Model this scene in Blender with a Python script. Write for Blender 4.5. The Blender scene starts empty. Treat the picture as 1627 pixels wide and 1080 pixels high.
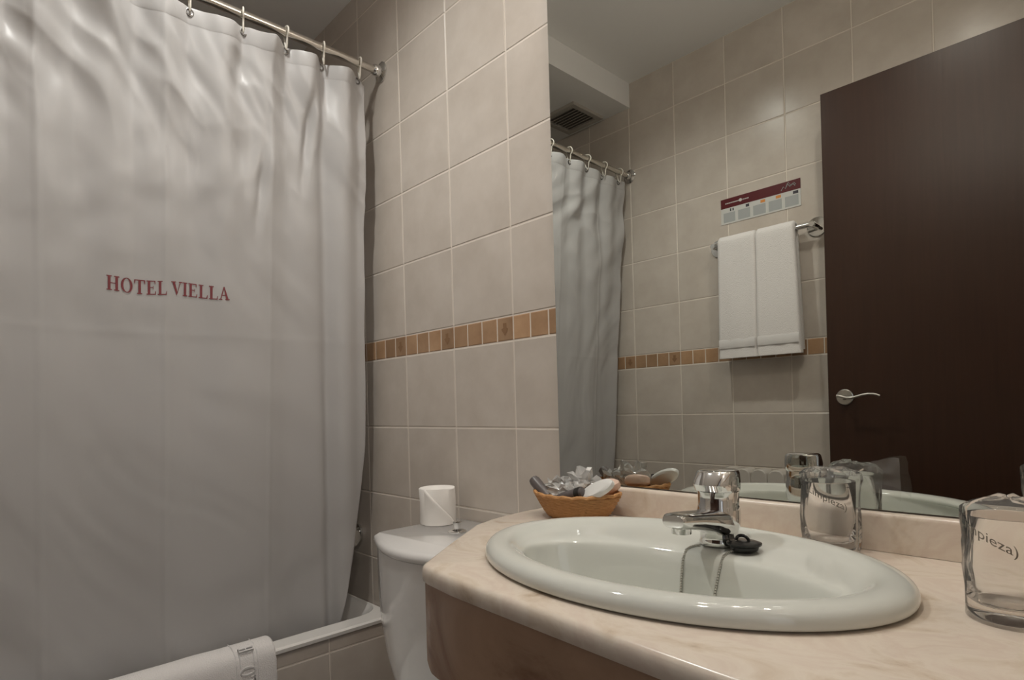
import bpy, bmesh, math, random
from mathutils import Vector, Matrix, noise
random.seed(7)
PI = math.pi
SC = bpy.context.scene
COL = SC.collection

# ------------------------------------------------------------------ camera
CAMX, CAMY, CAMZ = 1.1935, -0.9302, 1.05
YAW, ROLL, FPX, PPY = 0.8139, 0.02776, 940.1, 646.35
F = Vector((-math.sin(YAW), math.cos(YAW), 0.0))
R = Vector((math.cos(YAW), math.sin(YAW), 0.0))
U = R.cross(F)
R2 = R*math.cos(ROLL) - U*math.sin(ROLL)
U2 = R*math.sin(ROLL) + U*math.cos(ROLL)
cd = bpy.data.cameras.new('camera')
cd.sensor_width = 36.0
cd.lens = FPX/1627.0*36.0
cd.shift_y = (PPY - 540.0)/1627.0
cd.clip_start = 0.02
cam = bpy.data.objects.new('camera', cd)
COL.objects.link(cam)
M = Matrix((R2, U2, -F)).transposed().to_4x4()
M.translation = (CAMX, CAMY, CAMZ)
cam.matrix_world = M
SC.camera = cam

# ------------------------------------------------------------------ view, world, lights
SC.view_settings.view_transform = 'Standard'
SC.view_settings.look = 'None'
SC.view_settings.gamma = 1.0
SC.view_settings.use_curve_mapping = False
SC.view_settings.exposure = 0.0
SC.cycles.transparent_max_bounces = 32
SC.cycles.max_bounces = 16
SC.cycles.transmission_bounces = 16
SC.cycles.glossy_bounces = 8
w = bpy.data.worlds.new('world'); SC.world = w
w.use_nodes = True
w.node_tree.nodes['Background'].inputs[0].default_value = (1.0, 0.93, 0.86, 1)
w.node_tree.nodes['Background'].inputs[1].default_value = 0.25

def area(name, loc, size, power, color, aim=(0, 0, -1), shape='DISK'):
    l = bpy.data.lights.new(name, 'AREA'); l.shape = shape; l.size = size
    l.energy = power; l.color = color
    o = bpy.data.objects.new(name, l); COL.objects.link(o); o.location = loc
    o.rotation_euler = Vector(aim).to_track_quat('-Z', 'Y').to_euler()
    return o
def spot(name, loc, power, color, size=0.03, angle=150, blend=0.9, aim=(0, 0, -1)):
    l = bpy.data.lights.new(name, 'SPOT'); l.energy = power; l.color = color
    l.shadow_soft_size = size; l.spot_size = math.radians(angle); l.spot_blend = blend
    o = bpy.data.objects.new(name, l); COL.objects.link(o); o.location = loc
    o.rotation_euler = Vector(aim).to_track_quat('-Z', 'Y').to_euler()
    return o
LAMP_A = (0.06, -0.56)
LAMP_B = (0.80, -0.56)
spot('downlight_lamp', (LAMP_A[0], LAMP_A[1], 2.425), 26, (0.95, 0.945, 0.90))
spot('downlight_lamp', (LAMP_B[0], LAMP_B[1], 2.425), 18.5, (1.0, 0.93, 0.84))
area('doorway_fill', (2.3, -0.85, 1.5), 1.6, 5, (0.86, 0.93, 1.0), aim=(-1, 0.1, 0.0), shape='SQUARE')  # added soft fill, unseen, shining in from beyond the doorway

# ------------------------------------------------------------------ materials
def nm(name):
    m = bpy.data.materials.new(name); m.use_nodes = True
    return m, m.node_tree, m.node_tree.nodes['Principled BSDF']
def plain(name, col, rough=0.5, metal=0.0, coat=0.0, bump=0.0, bscale=60.0, sheen=0.0, spec=0.5, var=0.0, vscale=8.0):
    m, nt, b = nm(name)
    b.inputs['Base Color'].default_value = (*col, 1); b.inputs['Roughness'].default_value = rough
    b.inputs['Metallic'].default_value = metal; b.inputs['Coat Weight'].default_value = coat
    b.inputs['Specular IOR Level'].default_value = spec
    b.inputs['Sheen Weight'].default_value = sheen
    tc = nt.nodes.new('ShaderNodeTexCoord')
    if var > 0:
        n = nt.nodes.new('ShaderNodeTexNoise'); n.inputs['Scale'].default_value = vscale; n.inputs['Detail'].default_value = 5
        nt.links.new(tc.outputs['Object'], n.inputs['Vector'])
        mx = nt.nodes.new('ShaderNodeMix'); mx.data_type = 'RGBA'
        mx.inputs[6].default_value = (*[c*(1-var) for c in col], 1); mx.inputs[7].default_value = (*[min(1, c*(1+var)) for c in col], 1)
        nt.links.new(n.outputs['Fac'], mx.inputs[0]); nt.links.new(mx.outputs[2], b.inputs['Base Color'])
    if bump > 0:
        n = nt.nodes.new('ShaderNodeTexNoise'); n.inputs['Scale'].default_value = bscale; n.inputs['Detail'].default_value = 3
        bp = nt.nodes.new('ShaderNodeBump'); bp.inputs['Strength'].default_value = bump; bp.inputs['Distance'].default_value = 0.002
        nt.links.new(tc.outputs['Object'], n.inputs['Vector'])
        nt.links.new(n.outputs['Fac'], bp.inputs['Height']); nt.links.new(bp.outputs['Normal'], b.inputs['Normal'])
    return m
def tile_mat(name, c1, c2, rough=0.28, rnd=0.06):
    m, nt, b = nm(name); N = nt.nodes; L = nt.links
    tc = N.new('ShaderNodeTexCoord'); g = N.new('ShaderNodeNewGeometry')
    off = N.new('ShaderNodeVectorMath'); off.operation = 'MULTIPLY_ADD'
    off.inputs[1].default_value = (1, 1, 1)
    sc = N.new('ShaderNodeMath'); sc.operation = 'MULTIPLY'; sc.inputs[1].default_value = 13.0
    L.new(g.outputs['Random Per Island'], sc.inputs[0]); L.new(tc.outputs['Object'], off.inputs[0]); L.new(sc.outputs[0], off.inputs[2])
    n = N.new('ShaderNodeTexNoise'); n.inputs['Scale'].default_value = 9.0; n.inputs['Detail'].default_value = 6; n.inputs['Roughness'].default_value = 0.6
    L.new(off.outputs[0], n.inputs['Vector'])
    cr = N.new('ShaderNodeMapRange'); cr.inputs[1].default_value = 0.3; cr.inputs[2].default_value = 0.7
    L.new(n.outputs['Fac'], cr.inputs[0])
    mx = N.new('ShaderNodeMix'); mx.data_type = 'RGBA'; mx.inputs[6].default_value = (*c1, 1); mx.inputs[7].default_value = (*c2, 1)
    L.new(cr.outputs[0], mx.inputs[0])
    hs = N.new('ShaderNodeHueSaturation')
    v = N.new('ShaderNodeMapRange'); v.inputs[3].default_value = 1-rnd; v.inputs[4].default_value = 1+rnd
    L.new(g.outputs['Random Per Island'], v.inputs[0]); L.new(v.outputs[0], hs.inputs['Value'])
    L.new(mx.outputs[2], hs.inputs['Color']); L.new(hs.outputs[0], b.inputs['Base Color'])
    b.inputs['Roughness'].default_value = rough
    n2 = N.new('ShaderNodeTexNoise'); n2.inputs['Scale'].default_value = 14.0; n2.inputs['Detail'].default_value = 2
    L.new(off.outputs[0], n2.inputs['Vector'])
    bp = N.new('ShaderNodeBump'); bp.inputs['Strength'].default_value = 0.25; bp.inputs['Distance'].default_value = 0.003
    L.new(n2.outputs['Fac'], bp.inputs['Height']); L.new(bp.outputs['Normal'], b.inputs['Normal'])
    return m
def marble_mat(name, ramp, scale=5.0, rough=0.22, stretch=(1, 1, 1)):
    m, nt, b = nm(name); N = nt.nodes; L = nt.links
    tc = N.new('ShaderNodeTexCoord'); mp = N.new('ShaderNodeMapping'); mp.inputs['Scale'].default_value = stretch
    mp.inputs['Rotation'].default_value = (0.2, 0.1, 0.6)
    L.new(tc.outputs['Object'], mp.inputs['Vector'])
    n = N.new('ShaderNodeTexNoise'); n.inputs['Scale'].default_value = scale; n.inputs['Detail'].default_value = 8
    n.inputs['Roughness'].default_value = 0.62; n.inputs['Distortion'].default_value = 0.7
    L.new(mp.outputs[0], n.inputs['Vector'])
    cr = N.new('ShaderNodeValToRGB'); el = cr.color_ramp.elements
    el[0].position, el[0].color = ramp[0][0], (*ramp[0][1], 1)
    el[1].position, el[1].color = ramp[-1][0], (*ramp[-1][1], 1)
    for p, c in ramp[1:-1]:
        e = el.new(p); e.color = (*c, 1)
    L.new(n.outputs['Fac'], cr.inputs[0]); L.new(cr.outputs[0], b.inputs['Base Color'])
    b.inputs['Roughness'].default_value = rough
    return m
def wood_mat(name, c1, c2):
    m, nt, b = nm(name); N = nt.nodes; L = nt.links
    tc = N.new('ShaderNodeTexCoord'); mp = N.new('ShaderNodeMapping'); mp.inputs['Scale'].default_value = (30, 30, 1.2)
    L.new(tc.outputs['Object'], mp.inputs['Vector'])
    n = N.new('ShaderNodeTexNoise'); n.inputs['Scale'].default_value = 4.0; n.inputs['Detail'].default_value = 6; n.inputs['Distortion'].default_value = 0.4
    L.new(mp.outputs[0], n.inputs['Vector'])
    mx = N.new('ShaderNodeMix'); mx.data_type = 'RGBA'; mx.inputs[6].default_value = (*c1, 1); mx.inputs[7].default_value = (*c2, 1)
    L.new(n.outputs['Fac'], mx.inputs[0]); L.new(mx.outputs[2], b.inputs['Base Color'])
    b.inputs['Roughness'].default_value = 0.38
    bp = N.new('ShaderNodeBump'); bp.inputs['Strength'].default_value = 0.25; bp.inputs['Distance'].default_value = 0.001
    L.new(n.outputs['Fac'], bp.inputs['Height']); L.new(bp.outputs['Normal'], b.inputs['Normal'])
    return m
def film_mat(name, tint=(0.985, 0.985, 0.98), body=0.10, rough=0.07, ior=1.13):
    # thin clear plastic: transparent, a little milky, glossy by angle
    m, nt, b = nm(name); N = nt.nodes; L = nt.links
    N.remove(b); out = N['Material Output']
    tr = N.new('ShaderNodeBsdfTransparent'); tr.inputs[0].default_value = (*tint, 1)
    df = N.new('ShaderNodeBsdfDiffuse'); df.inputs[0].default_value = (0.85, 0.85, 0.83, 1)
    gl = N.new('ShaderNodeBsdfGlossy'); gl.inputs['Roughness'].default_value = rough
    fr = N.new('ShaderNodeFresnel'); fr.inputs[0].default_value = ior
    m1 = N.new('ShaderNodeMixShader'); m1.inputs[0].default_value = body
    m2 = N.new('ShaderNodeMixShader')
    tc = N.new('ShaderNodeTexCoord'); n = N.new('ShaderNodeTexNoise'); n.inputs['Scale'].default_value = 55; n.inputs['Distortion'].default_value = 1.0
    bp = N.new('ShaderNodeBump'); bp.inputs['Strength'].default_value = 0.35; bp.inputs['Distance'].default_value = 0.002
    L.new(tc.outputs['Object'], n.inputs['Vector']); L.new(n.outputs['Fac'], bp.inputs['Height'])
    L.new(bp.outputs['Normal'], gl.inputs['Normal']); L.new(bp.outputs['Normal'], fr.inputs['Normal'])
    L.new(tr.outputs[0], m1.inputs[1]); L.new(df.outputs[0], m1.inputs[2])
    L.new(fr.outputs[0], m2.inputs[0]); L.new(m1.outputs[0], m2.inputs[1]); L.new(gl.outputs[0], m2.inputs[2])
    L.new(m2.outputs[0], out.inputs[0])
    return m
def curtain_mat():
    m, nt, b = nm('curtain_fabric'); N = nt.nodes; L = nt.links
    b.inputs['Base Color'].default_value = (0.605, 0.59, 0.582, 1); b.inputs['Roughness'].default_value = 0.36
    b.inputs['Specular IOR Level'].default_value = 0.35
    out = N['Material Output']
    t = N.new('ShaderNodeBsdfTranslucent'); t.inputs[0].default_value = (0.58, 0.57, 0.56, 1)
    mx = N.new('ShaderNodeMixShader'); mx.inputs[0].default_value = 0.22
    L.new(b.outputs[0], mx.inputs[1]); L.new(t.outputs[0], mx.inputs[2]); L.new(mx.outputs[0], out.inputs[0])
    tc = N.new('ShaderNodeTexCoord'); n = N.new('ShaderNodeTexNoise'); n.inputs['Scale'].default_value = 14; n.inputs['Detail'].default_value = 3
    bp = N.new('ShaderNodeBump'); bp.inputs['Strength'].default_value = 0.15; bp.inputs['Distance'].default_value = 0.004
    L.new(tc.outputs['Object'], n.inputs['Vector']); L.new(n.outputs['Fac'], bp.inputs['Height']); L.new(bp.outputs['Normal'], b.inputs['Normal'])
    return m
MT = {}
MT['tile'] = tile_mat('beige_tile', (0.555, 0.495, 0.435), (0.645, 0.585, 0.525), rnd=0.035)
MT['grout'] = plain('cream_grout', (0.80, 0.73, 0.65), 0.8)
MT['mosaic'] = tile_mat('brown_mosaic', (0.33, 0.19, 0.10), (0.50, 0.32, 0.19), 0.4, 0.22)
MT['motif'] = plain('mosaic_motif', (0.27, 0.15, 0.075), 0.5)
MT['plaster'] = plain('ceiling_paint', (0.90, 0.89, 0.87), 0.8, bump=0.1)
MT['floor'] = tile_mat('floor_tile', (0.16, 0.11, 0.08), (0.22, 0.16, 0.12))
MT['china'] = plain('grey_white_china', (0.70, 0.715, 0.665), 0.05, coat=0.3)
MT['tank'] = plain('white_china', (0.76, 0.75, 0.74), 0.12, coat=0.4)
MT['enamel'] = plain('tub_enamel', (0.84, 0.82, 0.79), 0.15, coat=0.3)
MT['chrome'] = plain('chrome', (0.72, 0.72, 0.71), 0.07, metal=1)
MT['rodm'] = plain('brushed_rod', (0.66, 0.63, 0.58), 0.22, metal=1)
MT['grom'] = plain('dark_grommet', (0.22, 0.21, 0.20), 0.3, metal=1)
MT['satin'] = plain('satin_metal', (0.60, 0.58, 0.54), 0.32, metal=1)
MT['marble'] = marble_mat('peach_marble', [(0.28, (0.46, 0.35, 0.25)), (0.38, (0.68, 0.57, 0.46)), (0.50, (0.78, 0.69, 0.59)), (0.60, (0.73, 0.62, 0.53)), (0.75, (0.82, 0.74, 0.63))], 11.0, stretch=(1, 1.4, 1))
MT['marble_d'] = marble_mat('brown_marble', [(0.3, (0.20, 0.095, 0.05)), (0.5, (0.38, 0.24, 0.155)), (0.75, (0.46, 0.30, 0.20))], 8.0, 0.25)
MT['wood'] = wood_mat('dark_door_wood', (0.026, 0.0085, 0.0035), (0.050, 0.019, 0.009))
MT['mirror'] = plain('mirror_glass', (0.645, 0.66, 0.63), 0.0, metal=1)
MT['mirror_edge'] = plain('mirror_edge', (0.07, 0.09, 0.08), 0.3)
MT['curtain'] = curtain_mat()
MT['red'] = plain('maroon_thread', (0.22, 0.045, 0.052), 0.7)
MT['hook'] = plain('ivory_plastic', (0.72, 0.68, 0.60), 0.35)
MT['towel'] = plain('white_terry', (0.83, 0.80, 0.785), 0.95, bump=0.9, bscale=420, sheen=0.3)
MT['towel_band'] = plain('flat_weave', (0.74, 0.72, 0.71), 0.7, bump=0.2, bscale=200)
MT['paper'] = plain('tissue_paper', (0.88, 0.85, 0.81), 0.9, bump=0.15, bscale=120)
MT['card'] = plain('sign_card', (0.62, 0.62, 0.60), 0.5)
MT['card_red'] = plain('sign_maroon', (0.10, 0.004, 0.008), 0.4)
MT['card_grey'] = plain('sign_grey', (0.40, 0.42, 0.42), 0.6)
MT['card_dark'] = plain('sign_dark', (0.05, 0.045, 0.06), 0.5)
MT['card_orange'] = plain('sign_orange', (0.70, 0.28, 0.06), 0.5)
MT['rubber'] = plain('black_rubber', (0.012, 0.012, 0.012), 0.25)
MT['dark'] = plain('dark_gap', (0.02, 0.018, 0.015), 0.8)
MT['tube'] = plain('grey_tube', (0.115, 0.10, 0.098), 0.35)
MT['white'] = plain('white_plastic', (0.78, 0.78, 0.76), 0.25)
MT['soap'] = plain('pink_wrapped_soap', (0.72, 0.52, 0.42), 0.35, var=0.15, vscale=30)
MT['rad'] = plain('radiator_enamel', (0.60, 0.56, 0.51), 0.3)
MT['vent'] = plain('vent_plastic', (0.48, 0.44, 0.39), 0.5)
MT['vent_in'] = plain('vent_inside', (0.30, 0.27, 0.24), 0.7)
MT['film'] = film_mat('clear_film')
MT['foil'] = film_mat('crinkled_film', body=0.42, rough=0.20, ior=1.7)
MT['ink'] = plain('print_ink', (0.22, 0.20, 0.17), 0.6)
gm, gnt, gb = nm('tumbler_glass'); gb.inputs['Transmission Weight'].default_value = 1.0; gb.inputs['Roughness'].default_value = 0.0
gb.inputs['IOR'].default_value = 1.25; gb.inputs['Base Color'].default_value = (1.0, 1.0, 1.0, 1); MT['glass'] = gm
bm_, bnt, bb = nm('added_fill_bulb'); bb.inputs['Emission Color'].default_value = (1.0, 0.92, 0.83, 1); bb.inputs['Emission Strength'].default_value = 125.0; MT['bulb'] = bm_  # emission for the bulbs of the added, unseen lamp bar
# wicker
wm, wnt, wb = nm('wicker')
tc = wnt.nodes.new('ShaderNodeTexCoord'); wv = wnt.nodes.new('ShaderNodeTexNoise'); wv.inputs['Scale'].default_value = 60; wv.inputs['Detail'].default_value = 4
mx = wnt.nodes.new('ShaderNodeMix'); mx.data_type = 'RGBA'; mx.inputs[6].default_value = (0.42, 0.19, 0.06, 1); mx.inputs[7].default_value = (0.74, 0.40, 0.16, 1)
wmp = wnt.nodes.new('ShaderNodeMapping'); wmp.inputs['Scale'].default_value = (1, 1, 5); wv.inputs['Scale'].default_value = 95
wnt.links.new(tc.outputs['Object'], wmp.inputs['Vector']); wnt.links.new(wmp.outputs[0], wv.inputs['Vector'])
wbp = wnt.nodes.new('ShaderNodeBump'); wbp.inputs['Strength'].default_value = 0.9; wbp.inputs['Distance'].default_value = 0.003
wnt.links.new(wv.outputs['Fac'], wbp.inputs['Height']); wnt.links.new(wbp.outputs['Normal'], wb.inputs['Normal']); wnt.links.new(wv.outputs['Fac'], mx.inputs[0]); wnt.links.new(mx.outputs[2], wb.inputs['Base Color'])
wb.inputs['Roughness'].default_value = 0.5; MT['wicker'] = wm

# ------------------------------------------------------------------ helpers
def ob(name, bm, mats, parent=None, smooth=True, sub=0, bevel=0, angle=40):
    me = bpy.data.meshes.new(name); bm.normal_update(); bm.to_mesh(me); bm.free()
    for m in (mats if isinstance(mats, (list, tuple)) else [mats]): me.materials.append(MT[m])
    o = bpy.data.objects.new(name, me); COL.objects.link(o)
    if parent: o.parent = parent
    if smooth:
        me.shade_smooth()
        if not sub and hasattr(me, 'set_sharp_from_angle'): me.set_sharp_from_angle(angle=math.radians(angle))
    if bevel:
        md = o.modifiers.new('bevel', 'BEVEL'); md.width = bevel; md.segments = 3; md.limit_method = 'ANGLE'
    if sub:
        md = o.modifiers.new('sub', 'SUBSURF'); md.levels = sub; md.render_levels = sub
    return o
def tag(o, label=None, cat=None, group=None, kind=None):
    if label: o['label'] = label
    if cat: o['category'] = cat
    if group: o['group'] = group
    if kind: o['kind'] = kind
    return o
def thing(name, loc, label, cat, group=None):
    o = bpy.data.objects.new(name, None); o.empty_display_size = 0.02; COL.objects.link(o); o.location = loc
    return tag(o, label, cat, group)
def here(o, bm, *a, **k):   # mesh given in world coordinates, parented to the Empty o
    bmesh.ops.translate(bm, verts=bm.verts, vec=-Vector(o.location)); return bm
def box(bm, x0, x1, y0, y1, z0, z1, mi=0):
    vs = [bm.verts.new((x, y, z)) for z in (z0, z1) for y in (y0, y1) for x in (x0, x1)]
    for q in ((0, 2, 3, 1), (4, 5, 7, 6), (0, 1, 5, 4), (2, 6, 7, 3), (0, 4, 6, 2), (1, 3, 7, 5)):
        f = bm.faces.new([vs[i] for i in q]); f.material_index = mi
    return vs
def loft(bm, loops, cap0=True, cap1=True, closed=True, mi=0):
    rows = [[bm.verts.new(p) for p in lp] for lp in loops]
    n = len(rows[0])
    for a, b in zip(rows, rows[1:]):
        for i in range(n if closed else n-1):
            f = bm.faces.new((a[i], a[(i+1) % n], b[(i+1) % n], b[i])); f.material_index = mi
    if cap0: bm.faces.new(list(reversed(rows[0]))).material_index = mi
    if cap1: bm.faces.new(rows[-1]).material_index = mi
    return rows
def ell(cx, cy, a, b, z, n=48, p=2.0):
    r = []
    for i in range(n):
        t = 2*PI*i/n; c, s = math.cos(t), math.sin(t)
        r.append((cx + a*math.copysign(abs(c)**(2/p), c), cy + b*math.copysign(abs(s)**(2/p), s), z))
    return r
def lathe(bm, prof, axis='Z', c=(0, 0, 0), n=32, cap0=True, cap1=True, mi=0):
    loops = []
    for r, h in prof:
        lp = []
        for i in range(n):
            t = 2*PI*i/n; a, b = r*math.cos(t), r*math.sin(t)
            v = {'Z': (a, b, h), 'Y': (b, h, a), 'X': (h, a, b)}[axis]
            lp.append((v[0]+c[0], v[1]+c[1], v[2]+c[2]))
        loops.append(lp)
    loft(bm, loops, cap0, cap1, mi=mi)
def tube(bm, pts, r, n=12, mi=0, rfun=None):
    pts = [Vector(p) for p in pts]; loops = []; up = None
    for i, p in enumerate(pts):
        d = (pts[min(i+1, len(pts)-1)] - pts[max(i-1, 0)]).normalized()
        if up is None: up = Vector((0, 0, 1)) if abs(d.z) < .9 else Vector((1, 0, 0))
        s = d.cross(up).normalized(); up = s.cross(d).normalized()
        rr = rfun(i/(len(pts)-1)) if rfun else r
        loops.append([p + (s*math.cos(2*PI*k/n) + up*math.sin(2*PI*k/n))*rr for k in range(n)])
    loft(bm, loops, mi=mi)
def ball(bm, c, r, seg=10, ring=6, sc=(1, 1, 1)):
    m = Matrix.Translation(c) @ Matrix.Diagonal((sc[0], sc[1], sc[2], 1))
    bmesh.ops.create_uvsphere(bm, u_segments=seg, v_segments=ring, radius=r, matrix=m)
def NB(): return bmesh.new()

# serif capitals from simple polygons, unit height
def rect(x0, y0, x1, y1): return [(x0, y0), (x1, y0), (x1, y1), (x0, y1)]
def serif(ch):
    s, t = .18, .07   # thick stem, thin line
    def stem(x): return [rect(x, 0, x+s, 1), rect(x-.09, 0, x+s+.09, t), rect(x-.09, 1-t, x+s+.09, 1)]
    if ch == 'H': return stem(.12)+stem(.62)+[rect(.29, .47, .62, .53)], .95
    if ch == 'I': return stem(.12), .44
    if ch == 'L': return stem(.12)+[rect(.2, 0, .66, t), [(.58, 0), (.68, 0), (.70, .28), (.66, .28)]], .76
    if ch == 'E': return stem(.12)+[rect(.2, 0, .66, t), rect(.2, 1-t, .64, 1), rect(.2, .48, .52, .54), [(.58, 0), (.68, 0), (.70, .26), (.66, .26)], [(.62, .76), (.66, .76), (.66, 1), (.56, 1)], rect(.48, .38, .52, .64)], .78
    if ch == 'T': return stem(.33)+[rect(.04, 1-t, .80, 1), [(.04, .72), (.08, .72), (.16, 1), (.04, 1)], [(.76, .72), (.80, .72), (.80, 1), (.68, 1)]], .86
    if ch == 'V': return [[(.08, 1), (.27, 1), (.50, .2), (.42, 0)], [(.42, 0), (.50, .2), (.74, 1), (.67, 1)], rect(0, 1-t, .36, 1), rect(.58, 1-t, .86, 1)], .86
    if ch == 'A': return [[(.38, 1), (.46, 1), (.80, 0), (.60, 0)], [(.38, 1), (.42, .82), (.17, 0), (.10, 0)], rect(.25, .32, .62, .38), rect(0, 0, .28, t), rect(.52, 0, .88, t)], .90
    if ch == 'O':
        q = []; n = 20
        for i in range(n):
            a, b = 2*PI*i/n, 2*PI*(i+1)/n
            q.append([(.45+.41*math.cos(a), .5+.52*math.sin(a)), (.45+.41*math.cos(b), .5+.52*math.sin(b)), (.45+.24*math.cos(b), .5+.46*math.sin(b)), (.45+.24*math.cos(a), .5+.46*math.sin(a))])
        return q, .92
    return [], .25
def text_polys(s):
    out = []; x = 0
    for ch in s:
        p, wd = serif(ch)
        out += [[(a+x, b) for a, b in q] for q in p]; x += wd
    return out, x

# ------------------------------------------------------------------ the setting
TW = 0.21924
ZB0, ZB1 = 1.2017, 1.2586
ROWS = [-0.0, .2017, .4017, .6017, .8017, 1.0017, ZB0, ZB1, 1.4586, 1.6586, 1.8586, 2.0586, 2.2586, 2.4586]
DEPTH = 1.242           # far wall at y = -DEPTH
XL, XR = -1.02, 1.27    # tub wall, doorway wall
ZC, ZS = 2.44, 2.334    # ceiling, lowered ceiling over the tub
XSOF = -0.30
def tiles(bm, u0, u1, z0, z1, uoff, place, flip):
    """tile faces over [u0,u1]x[z0,z1]; place(u, d, z) gives the 3-D point, d is height off the wall"""
    g = .0016
    def one(a, b, c, d, mi, e=.0018):
        a, b, c, d = a+g, b-g, c+g, d-g
        if b-a < .004 or d-c < .004: return
        o = [bm.verts.new(place(u, 0, z)) for u, z in ((a, c), (b, c), (b, d), (a, d))]
        i = [bm.verts.new(place(u, .0012, z)) for u, z in ((a+e, c+e), (b-e, c+e), (b-e, d-e), (a+e, d-e))]
        fs = [[i[0], i[1], i[2], i[3]]] + [[o[k], o[(k+1) % 4], i[(k+1) % 4], i[k]] for k in range(4)]
        for f in fs:
            if flip: f = f[::-1]
            bm.faces.new(f).material_index = mi
    k0 = math.floor((u0-uoff)/TW); k1 = math.ceil((u1-uoff)/TW)
    for r0, r1 in zip(ROWS, ROWS[1:]):
        a, b = max(r0, z0), min(r1, z1)
        if b - a < .004: continue
        if abs(r0-ZB0) < 1e-6:
            q = TW/4
            for k in range(k0*4, k1*4):
                s, e = max(uoff+k*q, u0), min(uoff+(k+1)*q, u1)
                if e-s < .006: continue
                one(s, e, a, b, 2)
                if k % 4 == 3 and e-s > q*.9:
                    cu, cz = (s+e)/2, (a+b)/2
                    ps = [(cu, cz-.016), (cu+.012, cz), (cu+.005, cz+.003), (cu+.006, cz+.014), (cu-.006, cz+.014), (cu-.005, cz+.003), (cu-.012, cz)]
                    vs = [bm.verts.new(place(u, .0017, z)) for u, z in ps]
                    bm.faces.new(vs[::-1] if flip else vs).material_index = 3
        else:
            for k in range(k0, k1):
                s, e = max(uoff+k*TW, u0), min(uoff+(k+1)*TW, u1)
                if e-s > .006: one(s, e, a, b, 0)
WM = ['tile', 'grout', 'mosaic', 'motif']
def wall(name, u0, u1, z0, z1, uoff, place, boxargs, flip):
    bm = NB(); box(bm, *boxargs, mi=1); tiles(bm, u0, u1, z0, z1, uoff, place, flip)
    return tag(ob(name, bm, WM, smooth=False), kind='structure')
# back wall (mirror wall): surface y = 0 at tile faces
wall('wall_back', XL, XR, 0, ZC, -0.4383, lambda u, d, z: (u, .0012-d, z), (XL-.1, XR+.1, .0012, .1, -.02, ZC+.05), False)
wall('wall_front', XL, XR, 0, ZC, -0.3053, lambda u, d, z: (u, -DEPTH-.0012+d, z), (XL-.1, XR+.1, -DEPTH-.1, -DEPTH-.0012, -.02, ZC+.05), True)
wall('wall_left', -DEPTH, 0, 0, ZC, -1.1, lambda u, d, z: (XL+d, u, z), (XL-.1, XL, -DEPTH, 0.0, -.02, ZC+.05), False)
# doorway wall on the right, opening y in [-1.13, -.53]
DY0, DY1, DH = -1.155, -0.535, 2.05
bm = NB()
box(bm, XR, XR+.1, DY1, 0, -.02, ZC+.05, 1); box(bm, XR, XR+.1, -DEPTH, DY0, -.02, ZC+.05, 1); box(bm, XR, XR+.1, DY0, DY1, DH, ZC+.05, 1)
pl = lambda u, d, z: (XR-d, u, z)
tiles(bm, DY1, 0, 0, ZC, -1.1, pl, True); tiles(bm, -DEPTH, DY0, 0, ZC, -1.1, pl, True); tiles(bm, DY0, DY1, DH, ZC, -1.1, pl, True)
tag(ob('wall_right', bm, WM, smooth=False), kind='structure')
bm = NB()
for a, b in ((DY0, DY0+.03), (DY1-.03, DY1)): box(bm, XR-.012, XR+.112, a, b, 0, DH)
box(bm, XR-.012, XR+.112, DY0+.03, DY1-.03, DH-.03, DH)
tag(ob('trim_1', bm, 'wood', smooth=False), kind='structure')
bm = NB(); box(bm, XL-.1, XR+.9, -DEPTH-.1, .1, -.1, -.0005, 1)
for i in range(9):
    for j in range(5):
        x0, y0 = XL+.004+i*.3, -DEPTH+.004+j*.3
        if x0+.01 < XR+.5 and y0 < -.01: box(bm, x0, min(x0+.296, XR+.5), y0, min(y0+.296, -.001), -.001, .001, 0)
tag(ob('floor', bm, ['floor', 'grout'], smooth=False), kind='structure')
bm = NB()
box(bm, XSOF, XR+.1, -DEPTH-.1, .1, ZC, ZC+.1); box(bm, XL-.1, XSOF, -DEPTH-.1, .1, ZS, ZC+.1)
tag(ob('ceiling', bm, 'plaster', smooth=False), kind='structure')

# recessed downlights
def downlight(x, y, label):
    t = thing('ceiling_downlight', (x, y, ZC), label, 'ceiling light', 'recessed ceiling downlights')
    b = NB(); lathe(b, [(.030, 0.0), (.032, -.004), (.044, -.006), (.050, -.002), (.050, 0)], cap0=False, cap1=False, n=40); ob('trim_ring', b, 'chrome', t)
downlight(*LAMP_A, 'round chrome recessed downlight in the ceiling nearer the shower curtain')
downlight(*LAMP_B, 'round chrome recessed downlight in the ceiling above the washbasin')

# vent grille in the lowered ceiling over the tub
t = thing('ceiling_vent', (-.52, -1.11, ZS), 'square slatted vent grille in lowered ceiling over bathtub', 'vent')
b = NB(); hx = .10
for a in ((-hx, hx, -hx, -hx+.022), (-hx, hx, hx-.022, hx), (-hx, -hx+.022, -hx+.022, hx-.022), (hx-.022, hx, -hx+.022, hx-.022)):
    box(b, *a, -.014, 0)
ob('vent_frame', b, 'vent', t, smooth=False)
b = NB()
for i in range(8):
    y = -.07+i*.02
    v = box(b, -.078, .078, y-.008, y+.004, -.011, -.009)
    for q in v[:]: q.co.z += -(q.co.y-y)*.5
ob('slat', b, 'vent', t, smooth=False)
b = NB(); box(b, -.079, .079, -.079, .079, -.0025, -.001); ob('duct_back', b, 'vent_in', t, smooth=False)

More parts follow.
